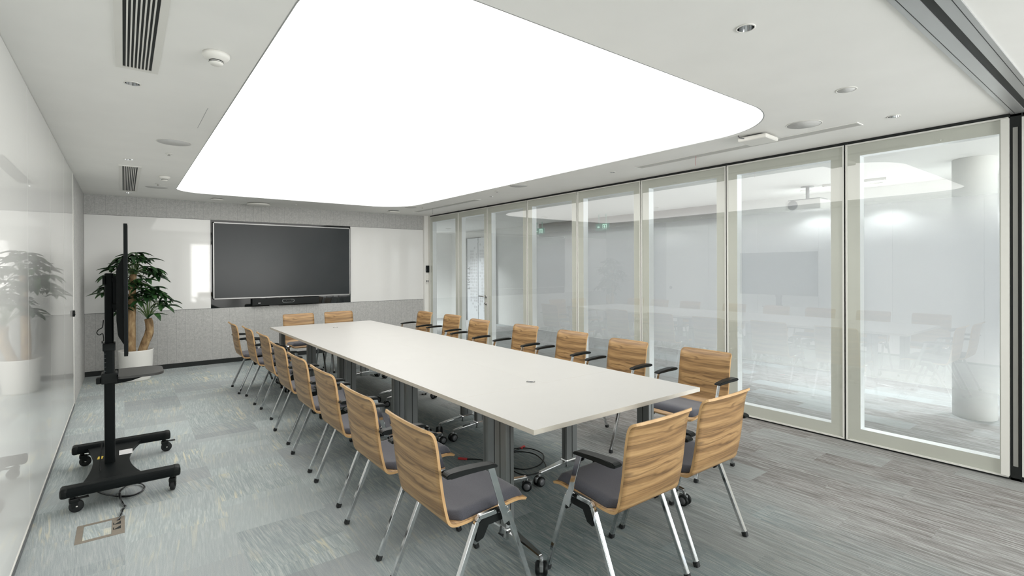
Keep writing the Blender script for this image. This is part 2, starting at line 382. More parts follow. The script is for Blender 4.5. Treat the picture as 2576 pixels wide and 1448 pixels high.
for i in range(len(A)):
    j = (i+1) % len(A)
    mb.bm.faces.new((A[i], A[j], B[j], B[i])); mb.bm.faces.new((D_[i], D_[j], C_[j], C_[i])); mb.bm.faces.new((B[i], B[j], D_[j], D_[i])); mb.bm.faces.new((A[i], C_[i], C_[j], A[j]))
mb.build('edge_profile', TRACK, t_)
# walls
S('wall_back', MB().box((XL-.2, YB+.03, 0), (5.0, YB+.25, ZC)), WALLP)
S('wall_back_felt_lower', MB().box((XL, YB-.005, .07), (4.845, YB+.03, .884)), FELT).name = 'trim_1'
S('trim_2', MB().box((XL, YB-.005, 2.292), (4.845, YB+.03, ZC)), FELT)
S('baseboard_back', MB().box((XL, YB-.012, 0), (4.845, YB+.03, .07)), DARKG)
S('trim_3', MB().box((4.845, YB-.06, 0), (4.99, YB+.03, ZC)), WALLP)          # white return column at the right end
S('wall_left', MB().box((XL-.2, YF, 0), (XL-.03, YB+.1, ZC)), WALLP)
S('trim_4', MB().box((XL-.03, 7.40, 0), (XL, YB, ZC)), FELTP)
ys = [-.6, .55, 1.75, 2.9, 4.05, 5.2, 6.3, 7.395]
lb = ['nearest to the camera, mostly outside the view', 'second from the camera', 'third from the camera', 'beside the floor box', 'beside the rolling display stand', 'just past the rolling display stand', 'at the felt corner with the round lock']
for i, (a, b) in enumerate(zip(ys, ys[1:])):
    MB().box((XL-.012, a+.003, .035), (XL, b-.003, ZC-.002)).build('wall_glass_panel', LGLASS, label='milky reflective left wall glass panel, '+lb[i], cat='glass panel', group='milky glass panels of the left wall')
S('baseboard_left', MB().box((XL-.02, YF, 0), (XL+.006, 7.40, .03)), GREYP)
S('trim_5', MB().box((XL-.014, YF, .028), (XL+.003, 7.40, .038)), FRAMEL)
S('trim_6', MB().box((XL-.006, 7.395, 0), (XL+.004, 7.403, ZC)), FRAMEL)
t_ = thing('glass_lock', 'small round black lock on the end of the left glass wall', 'lock', (XL, 7.27, 1.03))
MB().lathe([(.001, 0), (.035, 0), (.035, .016), (.03, .02), (.001, .02)], axis='x').build('lock_body', BLACK, t_)
MB().lathe([(.001, .02), (.012, .02), (.012, .026), (.001, .026)], axis='x').build('lock_cylinder', STEEL, t_)
# rear wall with daylight openings (behind the camera)
mb = MB().box((XL-.2, YF-.2, 0), (XF, YF, .25)).box((XL-.2, YF-.2, 2.50), (XF, YF, ZC))
for x in (XL-.2, 1.4, 3.3, 5.2, 7.1): mb.box((x, YF-.2, .25), (x+.28, YF, 2.50))
mb.box((7.9, YF-.2, .25), (XF, YF, 2.50)); mb.box((XL-.2, YF-.2, .25), (1.95, YF, 2.50)); S('wall_rear', mb, WALLP)
for i, x in enumerate((1.95, 3.58, 5.48)):
    mb = MB(); x1 = x+(1.35 if i == 0 else 1.62)
    for b in (((x, YF-.12, .25), (x1, YF-.07, .30)), ((x, YF-.12, 2.45), (x1, YF-.07, 2.50)), ((x, YF-.12, .25), (x+.05, YF-.07, 2.50)), ((x1-.05, YF-.12, .25), (x1, YF-.07, 2.50)), ((x+.65, YF-.12, .25), (x+.70, YF-.07, 2.50))): mb.box(*b)
    S('window_%d' % (i+1), mb, FRAMEL)
S('wall_right', MB().box((XF, YF-.2, 0), (XF+.2, YN+.2, ZC)), WALLP)
S('wall_far', MB().box((4.99, YN, 0), (XF, YN+.2, ZC)), WALLP)
S('wall_side', MB().box((4.80, YB+.25, 0), (4.99, YN, ZC)), WALLP)
# ---------------------------------------------------------------- glazed partition
PY = [9.19, 8.085, 7.135, 6.06, 4.975, 3.898, 2.81, 1.729, .706]
FW = .10
plab = ['at the far end beside the white column', 'with the lever handle', 'just right of the lever handle panel', 'fourth from the display wall', 'fifth from the display wall', 'sixth from the display wall', 'second from the near end', 'widest in view, at the near end']
for i in range(8):
    y1, y0 = PY[i]-.006, PY[i+1]+.006
    t_ = thing('partition_panel', 'tall glazed white framed partition panel, '+plab[i], 'partition panel', (XP, (y0+y1)/2, 0), 0, 'glazed folding partition panels')
    h = (y1-y0)/2; zb, zt = .028, 2.535
    ob, ot = .128, 2.44; fl = .105; fn = .045 if i == 7 else fl   # stile widths: far side, near side
    mb = MB()
    mb.box((.006, -h, zb), (.094, -h+fn, zt)).box((.006, h-fl, zb), (.094, h, zt)).box((.006, -h+fn, zb), (.094, h-fl, ob)).box((.006, -h+fn, ot), (.094, h-fl, zt))
    mb.build('frame', FRAME, t_)
    mb = MB(); e = .0015
    mb.box((.006, -h+fn, ob), (.092, -h+fn+e, ot)).box((.006, h-fl-e, ob), (.092, h-fl, ot)).box((.006, -h+fn, ob), (.092, h-fl, ob+e)).box((.006, -h+fn, ot-e), (.092, h-fl, ot))
    mb.build('reveal_lining', REVEAL, t_)
    mb = MB().box((-.004, -h, zb-.012), (.10, h, zb)).box((-.004, -h, zt), (.10, h, zt+.012))
    mb.box((-.006, -h, zb), (.10, -h+.012, zt)).box((-.006, h-.012, zb), (.10, h, zt))
    mb.build('edge_profile', FRAMEL, t_)
    MB().box((0, -h+.012, zb+.002), (.0055, h-.012, zt-.002)).build('front_glass', FRONTG, t_)
    MB().box((.0945, -h+.012, zb+.002), (.098, h-.012, zt-.002)).build('back_glass', FILMB if i < 3 else FILMA, t_)
    if i == 1:
        y = -h+.045
        hd = MB().lathe([(.001, 0), (.026, 0), (.026, -.008), (.001, -.008)], (0, y, 1.02), 'x').lathe([(.001, 0), (.026, 0), (.026, -.008), (.001, -.008)], (0, y, .90), 'x')
        hd.tube([(0, y, 1.02), (-.045, y, 1.02), (-.052, y+.01, 1.02), (-.052, y+.14, 1.025)], .009).tube([(0, y, .90), (-.02, y, .90)], .011).box((-.034, y-.004, .885), (-.02, y+.012, .915))
        hd.build('door_handle', STEEL, t_, label='steel lever handle with round lock below')
# seals, track and threshold
mb = MB()
for y in PY[1:8]:
    mb.box((XP+.0, y-.006, 2.50), (XP+.1, y+.006, 2.573)).box((XP+.004, y-.022, 2.535), (XP+.1, y+.022, 2.573)).box((XP+.004, y-.03, 0), (XP+.1, y+.03, .03))
mb.box((XP+.012, .5, 2.548), (XP+.09, 9.19, ZC)).box((XP+.012, .64, 0), (XP+.09, 9.19, .016)); S('trim_7', mb, DARKG)
S('trim_8', MB().box((XP-.002, PY[0], 0), (XP+.1, YB-.06, ZC)), FRAME)
# near jamb: proud white strip, black seals, then the next closed panel
MB().box((XP-.02, .706, .03), (XP+.1, .748, 2.535)).build('partition_jamb', FRAMEL, label='narrow white vertical end strip closing the near glazed panel', cat='partition jamb')
S('trim_9', MB().box((XP+.012, .648, 0), (XP+.09, .704, ZC)), DARKG)
MB().box((XP+.004, .664, .10), (XP+.012, .690, 2.47), bev=.003).build('rubber_seal', SEAL, label='grey vertical rubber seal strip in the black gap at right edge', cat='seal')
t_ = thing('partition_panel', 'plain solid white partition panel at the extreme right edge of the view', 'partition panel', (XP, .05, 0), 0, None)
MB().box((-.012, -.55, .045), (.1, .592, 2.53)).build('leaf', FRAMEL, t_)
MB().box((-.018, .555, .045), (-.012, .592, 2.53)).build('edge_profile', FRAMEL, t_)
S('trim_10', MB().box((XP+.012, -3, 0), (XP+.09, .64, .03)).box((XP+.012, -3, 2.54), (XP+.09, .64, ZC)), DARKG)
# ceiling sliding track running along x at y ~ .63
S('trim_11', MB().box((1.0, .622, ZC-.010), (4.95, .700, ZC+.0)).box((1.0, .520, ZC-.010), (4.95, .585, ZC+.0)), TRACK)
S('trim_12', MB().box((1.0, .585, ZC-.004), (XP+.03, .622, ZC+.0)).box((1.0, .676, ZC-.0106), (4.93, .679, ZC-.009)).box((1.0, .540, ZC-.0106), (4.93, .543, ZC-.009)), DARKG)
# ---------------------------------------------------------------- next room behind the glass
S('trim_13', MB().box((XF-.02, 4.6, 2.25), (XF, 9.4, ZC)), paint('brown_band', (.16, .13, .10), .6, .1))
t_ = thing('far_door', 'white double door with grey dot pattern and mirrored letters, far behind the glass', 'door', (7.93, 12.1, 0))
MB().box((0, -.155, 0), (.04, .39, 2.36)).build('leaf', DOORW, t_); MB().box((.0, -.90, 0), (.04, -.185, 2.36)).build('leaf', DOORW, t_)
MB().box((.03, -.186, 0), (.09, .52, 2.38)).build('dark_gap', paint('door_gap', (.08, .085, .085), .6, .05), t_)
MB().box((.03, .52, 2.372), (.09, 1.1, 2.384)).build('transom_line', GREYP, t_)
dots = MB(); rr = random.Random(3)
rows = ['    #   ', '     #  ', '  #    #', '##   ###', '## # ###', '## # ###', ' ### # #', '####  ##', '####  ##', '####  ##', '#### ###', ' # # # #', '####  ##', '####  ##', ' # #  # ', '####  ##', '####  ##', '## #  ##', '#### ###', '# ## ##', ' #  ## #', '  ##   #', '   #   #']
for iy, rw in enumerate(rows):
    for ix, ch in enumerate(rw):
        if ch == '#': dots.prism([(.19-ix*.094+.033*math.cos(a*math.pi/6), 2.26-iy*.088+.033*math.sin(a*math.pi/6)) for a in range(12)], -.003, -.0005, 'x')
dots.build('dot_pattern', DOTG, t_)
cu = bpy.data.curves.new('lettering', 'FONT'); cu.body = 'FINITY'; cu.size = .17; cu.extrude = .001; cu.space_character = 1.35; cu.align_x = 'LEFT'
cu.materials.append(GREYP); to = bpy.data.objects.new('lettering', cu); COL.objects.link(to)
bpy.context.view_layer.update(); dg = bpy.context.evaluated_depsgraph_get()
me = bpy.data.meshes.new_from_object(to.evaluated_get(dg)); bpy.data.objects.remove(to)
lt = bpy.data.objects.new('lettering', me); COL.objects.link(lt); lt.parent = t_
# text x -> world z (reads upward), text y -> world -y mirrored
lt.matrix_local = Matrix(((0, 0, 1, -.006), (0, -1, 0, .37), (1, 0, 0, .90), (0, 0, 0, 1)))
t_ = thing('column', 'round white column in the next room behind the near glass panel', 'column', (6.75, 1.22, 0))
MB().lathe([(.001, 0), (.17, 0), (.17, ZC-.001), (.001, ZC-.001)], n=48).build('shaft', WALLP, t_)
def exit_sign(x, y, z, lab, order):
    t_ = thing('exit_sign', lab, 'exit sign', (x, y, z), 0, 'green exit signs')
    MB().box((-.01, -.17, -.07), (.01, .17, .07), bev=.004).box((-.003, -.1, .07), (.003, -.09, ZC-z)).box((-.003, .09, .07), (.003, .1, ZC-z)).build('sign_box', EXITG, t_)
    m = MB(); s = 1 if order else -1
    ar = MB()
    # arrow + running figure in a door frame
    ar.prism([(s*.13, 0), (s*.10, .03), (s*.10, .008), (s*.06, .008), (s*.06, -.008), (s*.10, -.008), (s*.10, -.03)], -.0115, -.010, 'x'); ar.build('arrow', EXITW, t_)
    for b in (((-.0115, -s*.02-.006, -.05), (-.01, -s*.02+.006, .05)), ((-.0115, -s*.11-.006, -.05), (-.01, -s*.11+.006, .05)), ((-.0115, min(-s*.02, -s*.11), .04), (-.01, max(-s*.02, -s*.11), .05))): m.box(*b)
    m.lathe([(.001, -.0115), (.009, -.0115), (.009, -.010)], (0, -s*.062, .026), 'x', 10)
    for a, b in (((.062, .018), (.066, -.012)), ((.066, -.012), (.05, -.04)), ((.066, -.012), (.085, -.032)), ((.062, .012), (.042, .0)), ((.062, .012), (.082, .004))):
        m.beam((-.0108, -s*a[0], a[1]), (-.0108, -s*b[0], b[1]), .0014, .009, up=(0, 0, 1))
    m.build('pictogram', EXITW, t_)
exit_sign(7.6, 6.95, 2.32, 'green exit sign with left arrow, seen through the fifth glass panel', True)
exit_sign(7.7, 9.0, 2.36, 'small green exit sign seen through the fourth glass panel', True)
t_ = thing('projector', 'white ceiling projector on a short mount, behind the second nearest glass panel', 'projector', (7.25, 2.98, 2.33))
MB().box((-.16, -.22, -.075), (.16, .22, .055), bev=.02).build('body', PLAST, t_)
MB().lathe([(.001, 0), (.065, 0), (.055, -.012), (.001, -.012)], (-.16, .12, -.01), 'x').build('lens', GREYP, t_)
MB().tube([(0, 0, .055), (0, 0, ZC-2.33)], .022).lathe([(.001, .235), (.08, .235), (.08, .242), (.001, .242)]).box((-.12, -.2, .055), (.12, .2, .07)).build('mount', ALU, t_)
t_ = thing('ceiling_tube_light', 'slim lit linear ceiling fitting beyond the second nearest glass panel', 'ceiling light', (7.3, 2.45, ZC))
MB().box((-.05, -.35, -.03), (.05, .35, -.001)).build('housing', PLAST, t_); MB().box((-.035, -.33, -.034), (.035, .33, -.030)).build('diffuser', TUBE, t_)
t_ = thing('wall_screen', 'dark grey wall mounted screen blurred behind the frosted glass', 'screen', (XF-.05, 3.55, 1.35))
MB().box((0, -.75, -.42), (.05, .75, .42), bev=.008).build('casing', GREYP, t_); MB().box((-.003, -.73, -.40), (0, .73, .40)).build('panel', mat('dull_screen', (.12, .13, .14), .3), t_)
MB().box((XF-.03, 8.3, 2.02), (XF-.001, 8.6, 2.16)).build('wall_sign', paint('pink_sign', (.5, .32, .3), .5), label='small pinkish wall sign seen through the third glass panel', cat='sign')
for k, (x, y, e) in enumerate(((7.6, 3.14, 32), (7.6, 2.30, 30), (7.6, 1.0, 26), (7.5, 5.62, 12), (7.0, 8.0, 12), (6.9, 11.8, 42), (6.5, 13.0, 24))):
    ld = bpy.data.lights.new('downlight_beam', 'AREA'); ld.shape = 'DISK'; ld.size = .12; ld.energy = e; ld.color = (.9, .95, 1); ld.spread = math.radians(110)
    lo = bpy.data.objects.new('downlight_beam', ld); COL.objects.link(lo); lo.location = (x, y, ZC-.02)
    t_ = thing('downlight', 'round lit downlight in the next room ceiling, number %d from the near end' % (k+1), 'downlight', (x, y, ZC), 0, 'downlights of the next room')
    lo.parent = t_; lo.location = (0, 0, -.012)
    t_['label'] = ('lit round downlight in the next room, above the %s' % ('projector', 'round column', 'near right corner', 'fifth glass panel', 'fourth glass panel', 'dotted door', 'far end')[k])
    MB().lathe([(.075, -.001), (.075, -.006), (.062, -.008), (.062, -.001), (.075, -.001)], cap=False).build('trim_ring', PLAST, t_)
# ---------------------------------------------------------------- back wall objects
def board(x0, x1, lab):
    t_ = thing('whiteboard', lab, 'whiteboard', (x0, YB, 0))
    MB().box((.002, -.012, .888), (x1-x0-.002, .0, 2.288)).build('glass', WBOARD, t_)
    MB().box((0, -.008, .884), (x1-x0, .028, .888)).build('edge_strip', DARKG, t_); MB().box((0, -.008, 2.288), (x1-x0, .028, 2.292)).build('edge_strip', DARKG, t_)
board(XL, 1.100, 'wide glossy white glass board on the back wall left of the display')
board(3.343, 4.845, 'glossy white glass board on the back wall right of the display')
S('trim_14', MB().box((1.100, YB+.0, .884), (3.343, YB+.03, 2.292)), BGLASS)
t_ = thing('wall_display', 'large flat display with thin silver frame on the back wall', 'display', (2.224, YB, 1.64))
MB().box((-1.098, -.055, -.612), (1.098, -.0, .615), bev=.004).build('casing', BLACKM, t_)
mb = MB(); W, H0, H1, b_ = 1.098, -.612, .615, .016
for q in (((-W, -.06, H0), (W, -.054, H0+b_)), ((-W, -.06, H1-b_), (W, -.054, H1)), ((-W, -.06, H0), (-W+b_, -.054, H1)), ((W-b_, -.06, H0), (W, -.054, H1))): mb.box(*q)
mb.build('bezel', paint('silver_bezel', (.30, .30, .295), .3, .02, metal=.5), t_)
MB().box((-W+b_, -.0575, H0+b_), (W-b_, -.0545, H1-b_)).build('screen', SCREEN, t_)
t_ = thing('video_bar', 'long black conference camera bar under the wall display', 'conference camera', (2.24, YB-.001, .955))
MB().box((-.56, -.075, -.055), (.52, 0, .060), bev=.008).build('housing', BLACK, t_)
ov = [(.095*math.cos(a)*1 if 0 else (.07 if math.cos(a) > 0 else -.07)+.028*math.cos(a), .028*math.sin(a)) for a in [2*math.pi*k/32 for k in range(32)]]
mb = MB(); o_ = [mb.bm.verts.new((x+.0, -.0765, z_+.01)) for x, z_ in ov]; i_ = [mb.bm.verts.new((x*.93, -.0765, z_*.86+.01)) for x, z_ in ov]
o2 = [mb.bm.verts.new((x+.0, -.074, z_+.01)) for x, z_ in ov]
for k in range(32): j = (k+1) % 32; mb.bm.faces.new((o_[k], o_[j], i_[j], i_[k])); mb.bm.faces.new((o_[j], o_[k], o2[k], o2[j]))
mb.build('lens_ring', ALU, t_)
MB().lathe([(.001, -.078), (.016, -.078), (.018, -.074)], (.06, 0, .01), 'y', 20).build('lens', BGLASS, t_); MB().lathe([(.001, -.078), (.010, -.078), (.012, -.074)], (-.03, 0, .01), 'y', 20).build('lens', BGLASS, t_)
MB().box((-.47, -.0765, -.018), (-.462, -.075, -.006)).box((-.458, -.0765, -.018), (-.446, -.075, -.006)).box((-.442, -.0765, -.018), (-.434, -.075, -.006)).build('logo_mark', PAPER, t_)
t_ = thing('control_box', 'small square black control box on the white column', 'control box', (4.925, YB-.06, 1.495))
MB().box((-.055, -.035, -.07), (.055, 0, .07), bev=.012).build('housing', BLACK, t_); MB().box((-.058, -.03, -.03), (-.05, -.01, -.015)).build('side_button', GREYP, t_)
t_ = thing('wall_plate', 'blank white wall plate under the black box on the column', 'wall plate', (4.915, YB-.06, 1.34))
MB().box((-.043, -.008, -.043), (.043, 0, .043), bev=.004).build('plate', PLAST, t_)
t_ = thing('light_switch', 'white switch plate with two dark rockers on the white column', 'light switch', (4.913, YB-.06, 1.235))
MB().box((-.05, -.008, -.05), (.05, 0, .05), bev=.004).build('plate', PLAST, t_)
for sx in (-.02, .022):
    rk = MB().box((sx-.012, -.011, -.005), (sx+.012, -.007, .033), bev=.002).build('rocker', GREYP, t_)
    MB().lathe([(.001, -.010), (.006, -.010), (.006, -.007)], (sx, 0, -.025), 'y', 12).build('indicator', GREYP, rk)
# ---------------------------------------------------------------- ceiling fittings
def grille(x0, x1, y0, y1, lab, n=7):
    t_ = thing('air_grille', lab, 'air vent', (x0, y0, ZC), 0, 'slatted air grilles'); w_, l_ = x1-x0, y1-y0
    MB().box((-.03, -.03, -.006), (w_+.03, 0, 0)).box((-.03, l_, -.006), (w_+.03, l_+.03, 0)).box((-.03, 0, -.006), (0, l_, 0)).box((w_, 0, -.006), (w_+.03, l_, 0)).build('frame', PLAST, t_)
    MB().box((0, 0, -.0015), (w_, l_, 0)).build('backing', DARKG, t_)
    for k in range(1, n):
        x = w_*k/n; MB().box((x-.003, 0, -.007), (x+.003, l_, -.001)).build('slat', PLAST, t_)
grille(.002, .125, 1.7, 3.35, 'long black slatted air grille, nearer of two, cut by the top of the view', 8)
grille(-.004, .125, 6.57, 8.59, 'long black slatted air grille, farther one near the back wall', 8)
def downlight(x, y, lab, r=.036):
    t_ = thing('downlight', lab, 'downlight', (x, y, ZC), 0, 'small chrome downlights')
    MB().lathe([(r-.001, -.0005), (r+.006, -.0005), (r+.006, -.003), (r-.001, -.004), (r-.001, -.0005)], cap=False).build('trim_ring', PLAST, t_)
    mb = MB(); n = 28; prof = [(r-.002, -.003), (r*.85, .03), (r*.62, .055)]
    for (r1, h1), (r2, h2) in zip(prof, prof[1:]):
        A = [mb.bm.verts.new((r1*math.cos(2*math.pi*k/n), r1*math.sin(2*math.pi*k/n), h1)) for k in range(n)]; B = [mb.bm.verts.new((r2*math.cos(2*math.pi*k/n), r2*math.sin(2*math.pi*k/n), h2)) for k in range(n)]
        for k in range(n): mb.bm.faces.new((A[k], B[k], B[(k+1) % n], A[(k+1) % n])).smooth = True
    bmesh.ops.remove_doubles(mb.bm, verts=mb.bm.verts, dist=1e-5); mb.build('reflector', CHROME, t_)
    MB().lathe([(.001, .054), (r*.64, .055), (r*.64, .058), (.001, .058)]).build('lamp_face', GREYP, t_)
for x, y, l, r in DL:
    downlight(x, y, l, r)
def speaker(x, y, lab, r=.12):
    t_ = thing('ceiling_speaker', lab, 'ceiling speaker', (x, y, ZC), 0, 'flush round ceiling speakers')
    MB().lathe([(r, -.0005), (r+.007, -.0005), (r+.007, -.002), (r, -.003), (r, -.0005)], n=48, cap=False).build('rim', PLAST, t_)
    MB().lathe([(.001, -.0025), (r, -.002), (r, -.0005)], n=48).build('grille', GRILLE, t_)
for x, y, l, r in ((.345, 5.13, 'round flush ceiling speaker on the left strip, nearer one', .12), (.346, 8.03, 'round flush ceiling speaker near the back left corner', .12), (4.075, 1.70, 'round flush ceiling speaker beside the near right corner of the luminous panel', .115),
                   (4.085, 5.19, 'round flush ceiling speaker midway along the right strip', .115), (3.99, 8.12, 'round flush ceiling speaker at the far right corner', .10), (3.486, 1.212, 'small pale round cover in the near ceiling, right of the downlight', .05)): speaker(x, y, l, r)
def smoke(x, y, lab, s=1):
    t_ = thing('smoke_detector', lab, 'smoke detector', (x, y, ZC), 0, 'white smoke detectors')
    MB().lathe([(.001, -.0005), (.060*s, -.0005), (.060*s, -.014*s), (.052*s, -.026*s), (.034*s, -.033*s), (.030*s, -.036*s)], n=40).lathe([(.03*s, -.036*s), (.030*s, -.040*s), (.032*s, -.043*s), (.032*s, -.046*s), (.024*s, -.056*s), (.001, -.057*s)], n=40).build('housing', PLAST, t_)
    MB().lathe([(.0305*s, -.0355*s), (.0315*s, -.036*s), (.0315*s, -.039*s), (.0305*s, -.0395*s)], n=40).lathe([(.0325*s, -.0435*s), (.033*s, -.044*s), (.0325*s, -.0455*s)], n=40).build('sensor_slot', DARKG, t_)
smoke(.372, 2.90, 'white smoke detector near the nearer air grille'); smoke(.38, 7.05, 'white smoke detector near the farther air grille', .95)
def sprinkler(x, y, lab):
    t_ = thing('sprinkler_head', lab, 'sprinkler', (x, y, ZC), 0, 'recessed sprinkler heads')
    MB().lathe([(.012, -.001), (.032, -.001), (.032, -.004), (.012, -.006)], n=28).build('escutcheon', PLAST, t_)
    MB().tube([(0, 0, -.001), (0, 0, -.018)], .006).lathe([(.001, -.018), (.013, -.018), (.013, -.020), (.001, -.020)], n=16).build('deflector', STEEL, t_)
for x, y, l in ((.339, 5.645, 'sprinkler head past the nearer left ceiling speaker'), (.346, 7.72, 'sprinkler head before the back left ceiling speaker'), (4.113, 5.71, 'sprinkler head past the middle right ceiling speaker'), (4.144, 7.986, 'sprinkler head at the far right ceiling corner')): sprinkler(x, y, l)
t_ = thing('access_point', 'round white wireless access point in front of the wall display', 'access point', (1.745, 9.03, ZC))
MB().lathe([(.001, -.0005), (.12, -.0005), (.12, -.006), (.001, -.006)], n=40).build('mount', GREYP, t_)
MB().lathe([(.13, -.006), (.165, -.010), (.172, -.020), (.165, -.034), (.12, -.042), (.001, -.044)], n=48).build('cover', PLAST, t_)
MB().lathe([(.001, -.046), (.008, -.045), (.008, -.040)], (.09, -.06, 0), n=12).build('status_lamp', PAPER, t_)
t_ = thing('ceiling_detector', 'small round white disc detector on the ceiling left of the round access point', 'detector', (1.13, 8.80, ZC))
MB().lathe([(.001, -.0005), (.075, -.0005), (.075, -.008)], n=32).build('base', GREYP, t_); MB().lathe([(.001, -.03), (.07, -.027), (.085, -.016), (.085, -.008), (.06, -.007)], n=40).build('cover', PLAST, t_)
t_ = thing('ceiling_detector', 'small square white box detector on the ceiling near the right whiteboard', 'detector', (3.96, 8.76, ZC))
MB().box((-.08, -.05, -.012), (.08, .05, -.0005), bev=.003).build('base', GREYP, t_); MB().box((-.10, -.06, -.035), (.10, .06, -.012), bev=.01).build('cover', PLAST, t_)
t_ = thing('access_point', 'square white wireless access point at the corner of the luminous panel', 'access point', (4.12, 2.07, ZC), .05)
MB().box((-.075, -.07, -.016), (.03, .06, -.0005), bev=.003).build('mount', GREYP, t_)
MB().box((-.115, -.115, -.050), (.115, .115, -.014), bev=.016, seg=3).build('cover', PLAST, t_)
MB().tube([(-.115, .06, -.03), (-.13, .09, -.02), (-.135, .10, -.002)], .004).build('cable', GREYP, t_)
for a, b, l in ((1.44, 3.49, 'long grey linear ceiling slot diffuser, nearer one by the glass partition'), (6.6, 8.69, 'long grey linear ceiling slot diffuser, farther one')):
    t_ = thing('slot_diffuser', l, 'air vent', (4.38, a, ZC), 0, 'linear slot diffusers')
    MB().box((-.052, 0, -.003), (.052, b-a, 0)).build('blade', paint('slot_grey', (.55, .545, .52), .6), t_)
    MB().box((-.06, -.01, -.005), (-.052, b-a+.01, 0)).box((.052, -.01, -.005), (.06, b-a+.01, 0)).box((-.052, -.01, -.005), (.052, 0, 0)).box((-.052, b-a, -.005), (.052, b-a+.01, 0)).build('frame', WHITE, t_)
MB().tube([(4.377, 2.80, ZC), (4.379, 2.802, 2.55), (4.372, 2.80, 2.53), (4.374, 2.80, 2.48)], .0016, 6).build('loose_wire', RED, label='thin red wire hanging from the nearer ceiling slot', cat='wire')
MB().tube([(4.375, 8.03, ZC), (4.378, 8.03, 2.55), (4.376, 8.03, 2.47)], .0016, 6).build('loose_wire', GREYP, label='thin grey wire hanging from the farther ceiling slot', cat='wire')
# access hatch seam on the left ceiling strip
S('trim_15', MB().box((.45, 3.9, ZC-.0012), (.4525, 4.5, ZC)), TRACK)
# ---------------------------------------------------------------- conference tables
def caster(parent, x, y, z0, ang=0):
    R_ = Matrix.Rotation(ang, 4, 'Z')
    def P(p): v = R_ @ Vector(p); return (v.x+x, v.y+y, v.z)
    c = MB().tube([P((0, 0, z0)), P((0, 0, .07))], .011).box((-.012, -.012, .045), (.012, .012, .07), bev=.003, rot=None)
    c.bm.free(); c = MB(); r = .034
    for sy in (-1, 1):
        ring = []
        prof = [(.001, .030*sy), (.024, .030*sy), (r, .024*sy), (r, .010*sy), (.001, .010*sy)]
        c.lathe([(a, b) for a, b in prof], (0, 0, r), 'y', 24)
    bmesh.ops.rotate(c.bm, verts=c.bm.verts, cent=(0, 0, 0), matrix=R_); bmesh.ops.translate(c.bm, verts=c.bm.verts, vec=(x, y, 0))
    w_ = c.build('caster', BLACK, parent)
    h = MB().tube([(0, 0, z0), (0, 0, .06)], .010).box((-.035, -.010, .030), (.020, .010, .066), bev=.006)
    bmesh.ops.rotate(h.bm, verts=h.bm.verts, cent=(0, 0, 0), matrix=R_); bmesh.ops.translate(h.bm, verts=h.bm.verts, vec=(x, y, 0)); h.build('fork', ALU, w_)
    for sy in (-1, 1):
      d = MB(); d.lathe([(.001, .0312*sy), (.022, .0312*sy), (.022, .029*sy)], (0, 0, r), 'y', 24)
      bmesh.ops.rotate(d.bm, verts=d.bm.verts, cent=(0, 0, 0), matrix=R_); bmesh.ops.translate(d.bm, verts=d.bm.verts, vec=(x, y, 0)); d.build('hub_cap', GREYP, w_)
ZT = .74
def make_table(L, W, lab, ends, loc, rotz, seed):
    """L along local x, W along local y; feet run along local y under the posts"""
    rr = random.Random(seed)
    t_ = thing('conference_table', lab, 'table', loc, rotz, 'white conference tables joined into one long top')
    mb = MB(); mb.box((-L/2+.0006, -W/2+.0006, ZT-.025), (L/2-.0006, W/2-.0006, ZT), bev=.0012)
    mb.bm.faces.ensure_lookup_table(); mb.bm.normal_update()
    for f in mb.bm.faces: f.material_index = 1 if abs(f.normal.z) < .3 else 0
    mb.build('tabletop', [TABLE, TEDGE], t_)
    MB().box((-L/2+.2, -.035, ZT-.075), (L/2-.2, .035, ZT-.03), bev=.004).build('crossbeam', ALUD, t_)
    for sx in (-1, 1):
        x = sx*(L/2-ends)
        mb = MB().box((x-.028, -.052, .10), (x+.028, .052, ZT-.03), bev=.009)
        po = mb.build('post', ALU, t_)
        for gx in (-.0283, .0283): MB().box((x+gx-.0005, -.003, .14), (x+gx+.0005, .003, ZT-.035)).build('groove', DARKG, po)
        for gy in (-.0523, .0523): MB().box((x-.002, gy-.0005, .14), (x+.002, gy+.0005, ZT-.035)).build('groove', DARKG, po)
        MB().box((x-.06, -.16, ZT-.034), (x+.06, .16, ZT-.0255), bev=.002).build('mounting_plate', BLACKM, t_)
        mb = MB(); ft = W/2-.055
        mb.box((x-.036, -.062, .075), (x+.036, .062, .135), bev=.01)
        for sy in (-1, 1): mb.beam((x, sy*.05, .105), (x, sy*ft, .088), .052, .042, w2=.030, h2=.022, bev=.006)
        ft_o = mb.build('foot', CHROME, t_)
        for sy in (-1, 1): caster(t_, x, sy*ft, .085, rr.uniform(0, 6.28))
    return t_
TX0, TX1 = 1.527, 2.900; TM = (TX0+TX1)/2; TYS = [1.831, 2.545, 3.94, 5.335, 6.725, 7.247]
def grommet(parent, x, y):
    g_ = MB().lathe([(.030, .0005), (.030, .003), (.024, .003), (.024, .0005)], (x, y, ZT), n=28).build('grommet', STEEL, parent)
    MB().lathe([(.001, .0004), (.024, .0012), (.024, .0002)], (x, y, ZT), n=28).build('grommet_cap', GREYP, g_)
te = make_table(1.373, .714, 'white table across the near end of the joined conference row', .09, (TM, (TYS[0]+TYS[1])/2, 0), 0, 1)
tf = make_table(1.373, .521, 'white table across the far end of the joined conference row', .09, (TM, (TYS[4]+TYS[5])/2, 0), 0, 2)
names = [('near', 1), ('middle', 2), ('far', 3)]
